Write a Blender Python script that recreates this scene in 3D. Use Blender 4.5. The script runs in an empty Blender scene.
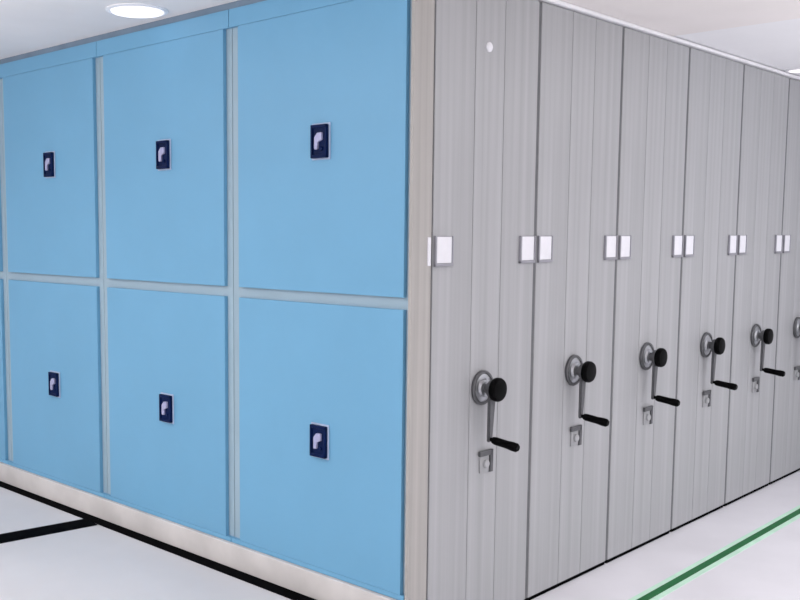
import bpy, bmesh, math, random
from mathutils import Vector, Matrix
random.seed(4)
S = bpy.context.scene
COL = S.collection

# ------------------------------------------------------------------ materials
def srgb(r, g, b):
    def f(c):
        c /= 255.0
        return c / 12.92 if c <= 0.04045 else ((c + 0.055) / 1.055) ** 2.4
    return (f(r), f(g), f(b), 1.0)

def mat(name, rgb, rough=0.5, metal=0.0, var=0.0, scale=(1, 1, 1), nscale=6.0, detail=4.0,
        bump=0.0, spec=0.5, emit=0.0, coat=0.0):
    m = bpy.data.materials.new(name)
    m.use_nodes = True
    nt = m.node_tree
    bs = nt.nodes['Principled BSDF']
    bs.inputs['Base Color'].default_value = srgb(*rgb)
    bs.inputs['Roughness'].default_value = rough
    bs.inputs['Metallic'].default_value = metal
    bs.inputs['Specular IOR Level'].default_value = spec
    bs.inputs['Coat Weight'].default_value = coat
    if emit:
        bs.inputs['Emission Color'].default_value = srgb(*rgb)
        bs.inputs['Emission Strength'].default_value = emit
    if var or bump:
        tc = nt.nodes.new('ShaderNodeTexCoord')
        mp = nt.nodes.new('ShaderNodeMapping')
        mp.inputs['Scale'].default_value = scale
        nz = nt.nodes.new('ShaderNodeTexNoise')
        nz.inputs['Scale'].default_value = nscale
        nz.inputs['Detail'].default_value = detail
        nt.links.new(tc.outputs['Object'], mp.inputs['Vector'])
        nt.links.new(mp.outputs['Vector'], nz.inputs['Vector'])
        if var:
            rp = nt.nodes.new('ShaderNodeValToRGB')
            a = [max(0, c * (1 - var)) for c in rgb]
            b = [min(255, c * (1 + var)) for c in rgb]
            rp.color_ramp.elements[0].position = 0.3
            rp.color_ramp.elements[1].position = 0.7
            rp.color_ramp.elements[0].color = srgb(*a)
            rp.color_ramp.elements[1].color = srgb(*b)
            nt.links.new(nz.outputs['Fac'], rp.inputs['Fac'])
            nt.links.new(rp.outputs['Color'], bs.inputs['Base Color'])
        if bump:
            bp = nt.nodes.new('ShaderNodeBump')
            bp.inputs['Strength'].default_value = bump
            bp.inputs['Distance'].default_value = 0.002
            nt.links.new(nz.outputs['Fac'], bp.inputs['Height'])
            nt.links.new(bp.outputs['Normal'], bs.inputs['Normal'])
    return m

M = dict(
    blue=mat('blue_enamel', (108, 166, 202), 0.45, var=0.015, nscale=2.0, bump=0.03),
    stile=mat('pale_blue_grey_enamel', (154, 178, 192), 0.45, var=0.02, nscale=3.0),
    grey=mat('grey_enamel', (169, 170, 173), 0.42, var=0.04, scale=(1, 1, 0.012), nscale=34.0, detail=3.0, bump=0.05),
    filler=mat('warm_grey_enamel', (170, 167, 164), 0.5, var=0.05, scale=(1, 1, 0.012), nscale=40.0, detail=2.0),
    gasket=mat('dark_grey_rubber', (106, 107, 110), 0.8, var=0.05, nscale=20),
    navy=mat('navy_plastic', (2, 24, 68), 0.5, var=0.06, nscale=30, spec=0.12),
    pale=mat('pale_lilac_plastic', (172, 188, 216), 0.5, var=0.02, nscale=20),
    lever=mat('silver_lilac_lever', (168, 170, 205), 0.4, metal=0.1, var=0.03, nscale=30),
    chrome=mat('satin_chrome', (182, 184, 188), 0.4, metal=0.9, var=0.05, nscale=30),
    steel=mat('dull_steel', (140, 141, 144), 0.4, metal=0.5, var=0.06, nscale=30),
    darksteel=mat('dark_steel', (96, 97, 100), 0.45, metal=0.4, var=0.06, nscale=30),
    black=mat('black_plastic', (4, 4, 5), 0.45, var=0.1, nscale=30, spec=0.06),
    rubber=mat('black_rubber', (5, 5, 7), 0.8, var=0.15, nscale=15, spec=0.02),
    card=mat('white_card', (236, 236, 242), 0.6, var=0.015, nscale=20),
    frame=mat('grey_label_frame', (158, 158, 166), 0.4, metal=0.3, var=0.03, nscale=20),
    plinth=mat('beige_grey_board', (208, 204, 202), 0.6, var=0.05, nscale=5.0),
    lfloor=mat('pale_grey_floor', (208, 205, 206), 0.5, var=0.02, nscale=2.5, bump=0.03),
    rfloor=mat('pale_lilac_floor', (229, 228, 234), 0.5, var=0.02, nscale=2.5, bump=0.03),
    ceil=mat('ceiling_paint', (244, 239, 238), 0.8, var=0.02, nscale=1.5),
    ceil2=mat('ceiling_paint_white', (248, 248, 252), 0.8, var=0.015, nscale=1.5),  # paler tone puts the far ceiling's stronger light into the colour
    cornice=mat('white_cornice', (244, 244, 248), 0.6, var=0.01, nscale=3.0),
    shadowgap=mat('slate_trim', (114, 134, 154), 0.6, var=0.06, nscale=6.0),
    wall=mat('wall_paint', (222, 222, 226), 0.8, var=0.015, nscale=2.0),
    green=mat('green_tape', (8, 104, 50), 0.6, var=0.08, nscale=12),
    mint=mat('mint_tape_edge', (204, 240, 220), 0.5, var=0.03, nscale=12),
    lamp=mat('lamp_diffuser', (255, 248, 252), 0.5, emit=0.85, var=0.005),
)

# ------------------------------------------------------------------ mesh helpers
def box(bm, x0, x1, y0, y1, z0, z1, bev=0.0, seg=2):
    t = bmesh.new()
    r = bmesh.ops.create_cube(t, size=1.0)
    for v in t.verts:
        v.co = Vector(((x0 + x1) / 2 + v.co.x * (x1 - x0), (y0 + y1) / 2 + v.co.y * (y1 - y0),
                       (z0 + z1) / 2 + v.co.z * (z1 - z0)))
    if bev:
        bmesh.ops.bevel(t, geom=t.edges[:], offset=bev, segments=seg, affect='EDGES', profile=0.5)
    merge(bm, t)

def merge(bm, t):
    me = bpy.data.meshes.new('scratch')
    t.to_mesh(me); t.free()
    bm.from_mesh(me)
    bpy.data.meshes.remove(me)

def revolve(bm, prof, axis, centre, n=28):
    """prof: list of (radius, distance along axis); axis 'x','y','z' or a Vector."""
    ax = {'x': Vector((1, 0, 0)), 'y': Vector((0, 1, 0)), 'z': Vector((0, 0, 1))}.get(axis, axis) if isinstance(axis, str) else axis
    ax = ax.normalized()
    ref = Vector((0, 0, 1)) if abs(ax.z) < 0.9 else Vector((1, 0, 0))
    u = ax.cross(ref).normalized(); w = ax.cross(u)
    c = Vector(centre)
    rings = []
    for r, h in prof:
        ring = []
        for k in range(n):
            a = 2 * math.pi * k / n
            ring.append(bm.verts.new(c + ax * h + u * (r * math.cos(a)) + w * (r * math.sin(a))))
        rings.append(ring)
    for a, b in zip(rings, rings[1:]):
        for k in range(n):
            bm.faces.new((a[k], a[(k + 1) % n], b[(k + 1) % n], b[k]))
    bm.faces.new(rings[0][::-1]); bm.faces.new(rings[-1])

def prism(bm, pts, x0, x1):
    """closed outline of (y,z) points pulled along x."""
    a = [bm.verts.new((x0, y, z)) for y, z in pts]
    b = [bm.verts.new((x1, y, z)) for y, z in pts]
    n = len(pts)
    bm.faces.new(a); bm.faces.new(b[::-1])
    for k in range(n):
        bm.faces.new((a[k], b[k], b[(k + 1) % n], a[(k + 1) % n]))

def sheet(bm, pts, z0, z1):
    """closed outline of (x,y) points pulled along z."""
    a = [bm.verts.new((x, y, z0)) for x, y in pts]
    b = [bm.verts.new((x, y, z1)) for x, y in pts]
    n = len(pts)
    bm.faces.new(a[::-1]); bm.faces.new(b)
    for k in range(n):
        bm.faces.new((a[k], a[(k + 1) % n], b[(k + 1) % n], b[k]))

def obj(name, bm, m, parent=None, smooth=False):
    bmesh.ops.recalc_face_normals(bm, faces=bm.faces)
    me = bpy.data.meshes.new(name)
    bm.to_mesh(me); bm.free()
    me.materials.append(m)
    if smooth:
        for p in me.polygons:
            p.use_smooth = len(p.vertices) == 4
        me.set_sharp_from_angle(angle=math.radians(35))
    o = bpy.data.objects.new(name, me)
    COL.objects.link(o)
    if parent:
        o.parent = parent
    return o

def B(name, m, parent, *a, **k):
    bm = bmesh.new(); box(bm, *a, **k)
    return obj(name, bm, m, parent)

def struct(name, m, *a, **k):
    o = B(name, m, None, *a, **k); o['kind'] = 'structure'
    return o

def empty(name, loc):
    o = bpy.data.objects.new(name, None)
    o.empty_display_size = 0.1
    COL.objects.link(o); o.location = loc
    return o

def tag(o, label, cat, group=None):
    o['label'] = label; o['category'] = cat
    if group:
        o['group'] = group
    return o

def copy_tree(o, parent=None):
    c = o.copy(); COL.objects.link(c); c.parent = parent
    for ch in list(o.children):
        copy_tree(ch, c)
    return c

# ------------------------------------------------------------------ dimensions (metres)
H = 2.30            # cabinet height
HC = 2.32           # ceiling
WB, WG = 0.917, 0.635
FX = 0.1004         # where the grey row starts
ZL = 0.10           # raised floor before the blue row
NB, NG = 4, 6
YE = NB * WB + 0.01
XE = FX + NG * WG + 0.01

# ------------------------------------------------------------------ the setting
struct('floor', M['rfloor'], -5.2, XE + 0.2, -5.2, 4.0, -0.1, 0.0)
struct('floor_left', M['lfloor'], -5.0, -0.004, -0.02, YE, 0.0, ZL)
struct('ceiling', M['ceil'], -5.2, 1.80, -5.2, 4.0, HC, HC + 0.1)
struct('ceiling_right', M['ceil2'], 1.80, XE + 0.2, -5.2, 4.0, HC + 0.004, HC + 0.1)
struct('wall_left', M['wall'], -5.0, 0.30, YE, YE + 0.1, 0, HC)
struct('wall_right', M['wall'], XE, XE + 0.1, -5.0, 1.05, 0, HC)
struct('wall_back', M['wall'], 0.12, XE, 0.96, 1.05, 0, HC)
struct('wall_behind', M['wall'], 0.125, 0.22, 1.05, YE, 0, HC)
# plinth board under the blue row, a strip painted as the shadow line and the white cornice under the ceiling
struct('trim_1', M['plinth'], -0.014, 0.10, 0.018, YE - 0.005, ZL, 0.199, bev=0.003)
struct('trim_2', M['shadowgap'], 0.006, 0.10, 0.018, YE - 0.005, H - 0.004, HC)  # dark tone stands in for shade along the cabinet tops
struct('trim_3', M['cornice'], 0.0, XE - 0.005, -0.016, 0.05, H + 0.004, HC - 0.001, bev=0.004)

# ------------------------------------------------------------------ blue two-door cabinets
def make_lock(door, yc, zc):
    bm = bmesh.new(); box(bm, -0.004, 0.0, yc - 0.045, yc + 0.045, zc - 0.064, zc + 0.064, bev=0.0015)  # thin plate added to imitate the pale halo around the lock
    obj('lock_backplate', bm, M['pale'], door)['label'] = 'pale lilac backplate'
    bm = bmesh.new()
    box(bm, -0.012, -0.003, yc - 0.039, yc + 0.039, zc - 0.058, zc + 0.058, bev=0.003)
    # raised rim
    for a in ((yc - 0.039, yc - 0.030, zc - 0.058, zc + 0.058), (yc + 0.030, yc + 0.039, zc - 0.058, zc + 0.058),
              (yc - 0.039, yc + 0.039, zc + 0.046, zc + 0.058), (yc - 0.039, yc + 0.039, zc - 0.058, zc - 0.046)):
        box(bm, -0.018, -0.010, *a, bev=0.002)
    obj('lock_plate', bm, M['navy'], door)['label'] = 'navy lock plate with raised rim'
    # slanted paddle: wide at the top, running down towards the left of the plate (+y is left in view)
    bm = bmesh.new()
    prism(bm, [(yc - 0.018, zc + 0.030), (yc + 0.004, zc + 0.030), (yc + 0.018, zc + 0.014),
               (yc + 0.018, zc - 0.028), (yc + 0.003, zc - 0.028), (yc + 0.001, zc - 0.002), (yc - 0.018, zc + 0.004)],
          -0.021, -0.010)
    bmesh.ops.bevel(bm, geom=bm.edges[:], offset=0.002, segments=1, affect='EDGES')
    obj('lock_lever', bm, M['lever'], door)['label'] = 'silver lilac slanted lever'
    bm = bmesh.new(); revolve(bm, [(0.0075, 0), (0.0075, 0.006), (0.006, 0.0075)], Vector((-1, 0, 0)), (-0.011, yc - 0.012, zc - 0.026), 16)
    obj('key_cylinder', bm, M['navy'], door, True)

def make_blue(w):
    r = empty('storage_cabinet', (0, 0, 0))
    e = 0.0015
    bm = bmesh.new()
    box(bm, 0.018, 0.10, e, w - e, 0.201, H - 0.006, bev=0.002)
    obj('body', bm, M['stile'], r)['label'] = 'pale blue grey steel body'
    bm = bmesh.new()
    box(bm, 0.0, 0.0176, e, w - e, 2.226, H - 0.006, bev=0.0008)
    obj('top_rail', bm, M['blue'], r)['label'] = 'blue top rail'
    bm = bmesh.new()
    box(bm, 0.0, 0.0176, e, w - e, 0.201, 0.219, bev=0.0008)
    obj('bottom_rail', bm, M['blue'], r)
    y0, y1 = 0.034, w - 0.053
    for z0, z1, zl in ((1.233, 2.2252, 1.765), (0.2198, 1.192, 0.694)):
        bm = bmesh.new()
        box(bm, 0.0, 0.0176, y0, y1, z0, z1, bev=0.0012)
        d = obj('door', bm, M['blue'], r)
        make_lock(d, 0.415, zl)
    return r

blue_labels = [
    'two-door blue steel cabinet nearest the corner, beside the warm grey filler panel',
    'two-door blue steel cabinet second from the grey corner panel, under the left end of the ceiling lamp glow',
    'two-door blue steel cabinet third from the grey corner panel, behind the meeting black floor strips',
    'blue steel cabinet at the far left edge of the photo, only a sliver showing',
]
blue_labels[1] = 'two-door blue steel cabinet second from the grey corner panel'
first = make_blue(WB)
for i in range(NB):
    o = first if i == 0 else copy_tree(first)
    y = i * WB + (0.0 if i else 0.0)
    o.location = (0, y, 0)
    tag(o, blue_labels[i], 'cabinet', 'blue two-door cabinets in a row')
# the first cabinet starts just behind the filler panel's edge
for ch in first.children:
    if ch.name.split('.')[0] in ('body', 'top_rail', 'bottom_rail'):
        me = ch.data.copy(); ch.data = me
        for v in me.vertices:
            if v.co.y < 0.01:
                v.co.y += 0.0165

# ------------------------------------------------------------------ corner filler
f = empty('filler_panel', (0, 0, 0))
tag(f, 'narrow warm grey filler panel at the corner between blue and grey cabinets', 'panel')
B('panel', M['filler'], f, 0.0, FX + 0.002, 0.0, 0.0155, 0.0, H, bev=0.003)
B('label_card', M['card'], f, FX - 0.022, FX - 0.006, -0.004, 0.0, 1.337, 1.432, bev=0.001)['label'] = 'white card edge'

# ------------------------------------------------------------------ grey hand-cranked cabinets
def make_grey(w):
    r = empty('mobile_shelving_unit', (0, 0, 0))
    g = 0.010
    B('body', M['grey'], r, g, w - g, 0.020, 0.90, 0.016, H, bev=0.003)
    # end panel: three vertical folds, the middle strip carries the crank
    bm = bmesh.new()
    a, b = w * 0.365, w * 0.642
    for x0, x1 in ((g, a - 0.0012), (a + 0.0012, b - 0.0012), (b + 0.0012, w - g)):
        box(bm, x0, x1, 0.0, 0.0195, 0.016, H, bev=0.0025)
    obj('end_panel', bm, M['grey'], r)
    B('base_seal', M['rubber'], r, g, w - g, 0.004, 0.88, 0.0, 0.0155)['label'] = 'black rubber strip at the floor'
    B('edge_seal', M['gasket'], r, w - g + 0.0003, w + g - 0.0004, 0.003, 0.80, 0.016, H - 0.002)['label'] = 'dark grey seal strip'
    # label holders
    zl0, zl1 = 1.334, 1.436
    for x0, x1 in ((0.012, 0.112), (w - 0.112, w - 0.012)):
        bm = bmesh.new()
        box(bm, x0, x1, -0.003, 0.0, zl0, zl1, bev=0.001)
        box(bm, x0, x1, -0.010, -0.002, zl0, zl0 + 0.010, bev=0.001)
        box(bm, x0, x0 + 0.008, -0.010, -0.002, zl0, zl1, bev=0.001)
        box(bm, x1 - 0.006, x1, -0.010, -0.002, zl0, zl1, bev=0.001)
        h = obj('label_holder', bm, M['frame'], r)
        B('label_card', M['card'], h, x0 + 0.009, x1 - 0.007, -0.006, -0.0035, zl0 + 0.011, zl1 - 0.003)['label'] = 'white blank card'
    # crank
    cx, cz = 0.300, 0.893
    bm = bmesh.new()
    revolve(bm, [(0.060, 0), (0.060, 0.006), (0.054, 0.011), (0.034, 0.013), (0.030, 0.022), (0.024, 0.024)], Vector((0, -1, 0)), (cx, 0, cz), 36)
    ros = obj('crank_rosette', bm, M['chrome'], r, True); ros['label'] = 'round chrome rosette'
    bm = bmesh.new()
    n = 36
    rings = []
    for rr, dd in ((0.060, 0.001), (0.063, 0.003), (0.063, 0.011), (0.060, 0.0145), (0.052, 0.0145), (0.050, 0.009)):
        rings.append([bm.verts.new((cx + rr * math.cos(2 * math.pi * k / n), -dd, cz + rr * math.sin(2 * math.pi * k / n))) for k in range(n)])
    for p, q in zip(rings, rings[1:] + rings[:1]):
        for k in range(n):
            bm.faces.new((p[k], p[(k + 1) % n], q[(k + 1) % n], q[k]))
    obj('rosette_rim', bm, M['darksteel'], ros, True)['label'] = 'dark steel rim'
    bm = bmesh.new()
    revolve(bm, [(0.018, 0.022), (0.018, 0.040), (0.030, 0.041), (0.032, 0.044), (0.032, 0.056), (0.028, 0.060)], Vector((0, -1, 0)), (cx, 0, cz), 28)
    # tapered arm from hub down to the grip
    bz = cz - 0.180
    t = bmesh.new()
    sheet(t, [(cx - 0.020, 0), (cx + 0.020, 0), (cx + 0.011, -1), (cx - 0.011, -1)], 0, 1)
    for v in t.verts:
        y = v.co.y; z = v.co.z
        v.co = Vector((v.co.x + (-0.010 if y < -0.5 else 0), -0.042 - 0.012 * z, cz - 0.01 if y > -0.5 else bz - 0.010))
    bmesh.ops.bevel(t, geom=t.edges[:], offset=0.003, segments=2, affect='EDGES')
    merge(bm, t)
    ck = obj('crank', bm, M['darksteel'], r, True); ck['label'] = 'dull steel crank arm'
    bm = bmesh.new()
    revolve(bm, [(0.030, 0.058), (0.040, 0.060), (0.043, 0.066), (0.043, 0.078), (0.039, 0.085), (0.026, 0.088)], Vector((0, -1, 0)), (cx, 0, cz), 32)
    obj('knob', bm, M['black'], ck, True)['label'] = 'black round knob'
    bm = bmesh.new()
    gx = cx - 0.010
    revolve(bm, [(0.007, 0.050), (0.007, 0.062), (0.012, 0.064), (0.0145, 0.075), (0.0145, 0.125), (0.0165, 0.145), (0.016, 0.163), (0.011, 0.170)], Vector((0, -1, -0.12)), (gx, 0, bz + 0.006), 24)
    obj('grip', bm, M['black'], ck, True)['label'] = 'black turning grip'
    # lock with steel hasp
    lx, lz = 0.333, 0.618
    bm = bmesh.new()
    box(bm, lx - 0.036, lx + 0.036, -0.006, 0.0, lz - 0.040, lz + 0.040, bev=0.002)
    revolve(bm, [(0.016, 0.004), (0.016, 0.014), (0.013, 0.017), (0.004, 0.017)], Vector((0, -1, 0)), (lx - 0.006, 0, lz - 0.008), 20)
    lk = obj('lock', bm, M['grey'], r, True); lk['label'] = 'small grey lock plate'
    bm = bmesh.new()
    box(bm, lx - 0.044, lx + 0.036, -0.013, -0.002, lz + 0.022, lz + 0.042, bev=0.002)
    box(bm, lx + 0.018, lx + 0.036, -0.013, -0.002, lz - 0.042, lz + 0.042, bev=0.002)
    obj('hasp', bm, M['darksteel'], lk)['label'] = 'dull steel hasp'
    return r

grey_labels = [
    'grey hand-cranked shelving unit nearest the corner, with a small white button near its top',
    'grey hand-cranked shelving unit second from the warm grey corner panel',
    'grey hand-cranked shelving unit third from the warm grey corner panel',
    'grey hand-cranked shelving unit fourth from the warm grey corner panel',
    'grey hand-cranked shelving unit fifth from the corner, before the one cut by the right edge',
    'grey hand-cranked shelving unit at the far right, its crank cut by the photo edge',
]
firstg = make_grey(WG)
for i in range(NG):
    o = firstg if i == 0 else copy_tree(firstg)
    o.location = (FX + i * WG, 0, 0)
    tag(o, grey_labels[i], 'shelving unit', 'grey crank-operated shelving units in a row')
bm = bmesh.new()
revolve(bm, [(0.017, 0), (0.017, 0.004), (0.012, 0.008), (0.004, 0.0095)], Vector((0, -1, 0)), (0.308, 0, 2.091), 24)  # white disc stands in for a lamp's reflection on the panel
obj('button', bm, M['card'], firstg, True)['label'] = 'small round white button'
# the last unit closes against the side wall and needs no seal strip beyond it
for ch in list(o.children):
    if ch.name.startswith('edge_seal'):
        bpy.data.objects.remove(ch)

# ------------------------------------------------------------------ floor strips and tape
bm = bmesh.new()
sheet(bm, [(-0.077, 0.05), (-0.016, 0.05), (-0.016, YE - 0.01), (-0.066, YE - 0.01)], ZL, ZL + 0.003)
tag(obj('floor_strip', bm, M['rubber']), 'long black strip on the floor along the foot of the blue cabinets', 'floor strip', 'black floor strips')
bm = bmesh.new()
def cross(x):
    return 1.835 - (x + 0.075) * 0.15
sheet(bm, [(-0.0785, cross(-0.078) - 0.062), (-0.0725, cross(-0.072) + 0.062), (-2.6, cross(-2.6) + 0.070), (-2.6, cross(-2.6) - 0.070)], ZL, ZL + 0.003)
tag(obj('floor_strip', bm, M['rubber']), 'black strip running out across the floor away from the blue cabinets', 'floor strip', 'black floor strips')

t = empty('floor_tape', (2.0, -0.31, 0))
tag(t, 'straight green tape line on the pale floor before the grey shelving units', 'floor tape')
B('tape_border', M['mint'], t, -1.6, XE - 2.02, -0.042, 0.042, 0.0, 0.0012)['label'] = 'pale mint edge of the tape'  # added strip colours in the pale glow around the green line
B('tape_centre', M['green'], t, -1.6, XE - 2.02, -0.017, 0.017, 0.0014, 0.0024)['label'] = 'dark green middle of the tape'

# ------------------------------------------------------------------ ceiling lamps and added lights
def downlight(name, x, y, rad, z, label):
    r = empty(name, (x, y, z))
    tag(r, label, 'ceiling light')
    bm = bmesh.new()
    revolve(bm, [(rad + 0.018, 0), (rad + 0.018, 0.004), (rad + 0.004, 0.008), (rad, 0.004)], Vector((0, 0, -1)), (0, 0, 0), 32)
    obj('lamp_ring', bm, M['cornice'], r, True)
    bm = bmesh.new()
    revolve(bm, [(rad - 0.001, 0.003), (rad - 0.004, 0.009), (rad * 0.6, 0.012)], Vector((0, 0, -1)), (0, 0, 0), 32)
    obj('lamp_diffuser', bm, M['lamp'], r, True)['label'] = 'glowing white diffuser'
    return r
downlight('downlight', -0.165, 1.28, 0.105, HC, 'round white ceiling light glowing above the blue cabinets')
downlight('downlight', 3.17, -0.085, 0.055, HC + 0.004, 'small bright ceiling light at the far right above the grey units')

# unseen area lights without fixtures, added over the aisles to light the room
def fitting(x, y, lx, ly, power, z=HC - 0.012, tilt=0.0):
    ld = bpy.data.lights.new('ceiling_lamp', 'AREA')
    ld.shape = 'RECTANGLE'; ld.size = lx; ld.size_y = ly
    ld.energy = power; ld.color = (1.0, 0.985, 0.985)
    lo = bpy.data.objects.new('ceiling_lamp', ld)
    lo.location = (x, y, z); lo.rotation_euler = (tilt, 0, 0)
    COL.objects.link(lo)
for x, y, lx, ly, p in ((-1.0, -3.0, 1.6, 1.2, 18), (2.0, -2.2, 1.0, 0.7, 22), (3.3, -1.5, 0.5, 0.5, 4),
                        (-2.6, 0.8, 1.0, 1.6, 20), (-2.2, 2.6, 1.0, 1.0, 12)):
    fitting(x, y, lx, ly, p)

# unseen upward area lights, added only to brighten the ceiling
for x, y, p in ((-2.2, 1.9, 26), (-2.2, 0.0, 20), (0.6, -1.8, 10), (2.6, -1.6, 9)):
    fitting(x, y, 0.9, 0.9, p, 1.75, math.pi)

w = bpy.data.worlds.new('World'); S.world = w
w.use_nodes = True
w.node_tree.nodes['Background'].inputs['Color'].default_value = (1.0, 0.99, 1.0, 1)
w.node_tree.nodes['Background'].inputs['Strength'].default_value = 0.9

# ------------------------------------------------------------------ camera
yaw, pitch, roll, foc, px, py = 0.7815424, 0.0973207, 0.0031280, 979.18645, 315.39033, 325.71426
fwd = Vector((math.cos(yaw) * math.cos(pitch), math.sin(yaw) * math.cos(pitch), -math.sin(pitch)))
right = Vector((math.sin(yaw), -math.cos(yaw), 0))
up = right.cross(fwd)
r2 = right * math.cos(roll) + up * math.sin(roll)
u2 = -right * math.sin(roll) + up * math.cos(roll)
cd = bpy.data.cameras.new('camera')
cam = bpy.data.objects.new('camera', cd)
COL.objects.link(cam)
cd.sensor_fit = 'HORIZONTAL'; cd.sensor_width = 36.0
cd.lens = foc / 800.0 * 36.0
cd.shift_x = (400 - px) / 800.0
cd.shift_y = (py - 300) / 800.0
cd.clip_start = 0.05
cam.matrix_world = Matrix(((r2.x, u2.x, -fwd.x, -2.4936353), (r2.y, u2.y, -fwd.y, -2.0316958),
                           (r2.z, u2.z, -fwd.z, 1.4544315), (0, 0, 0, 1)))
S.camera = cam
S.view_settings.view_transform = 'Standard'
S.view_settings.look = 'None'
S.view_settings.gamma = 1.0
S.view_settings.use_curve_mapping = False
S.view_settings.exposure = 0.15
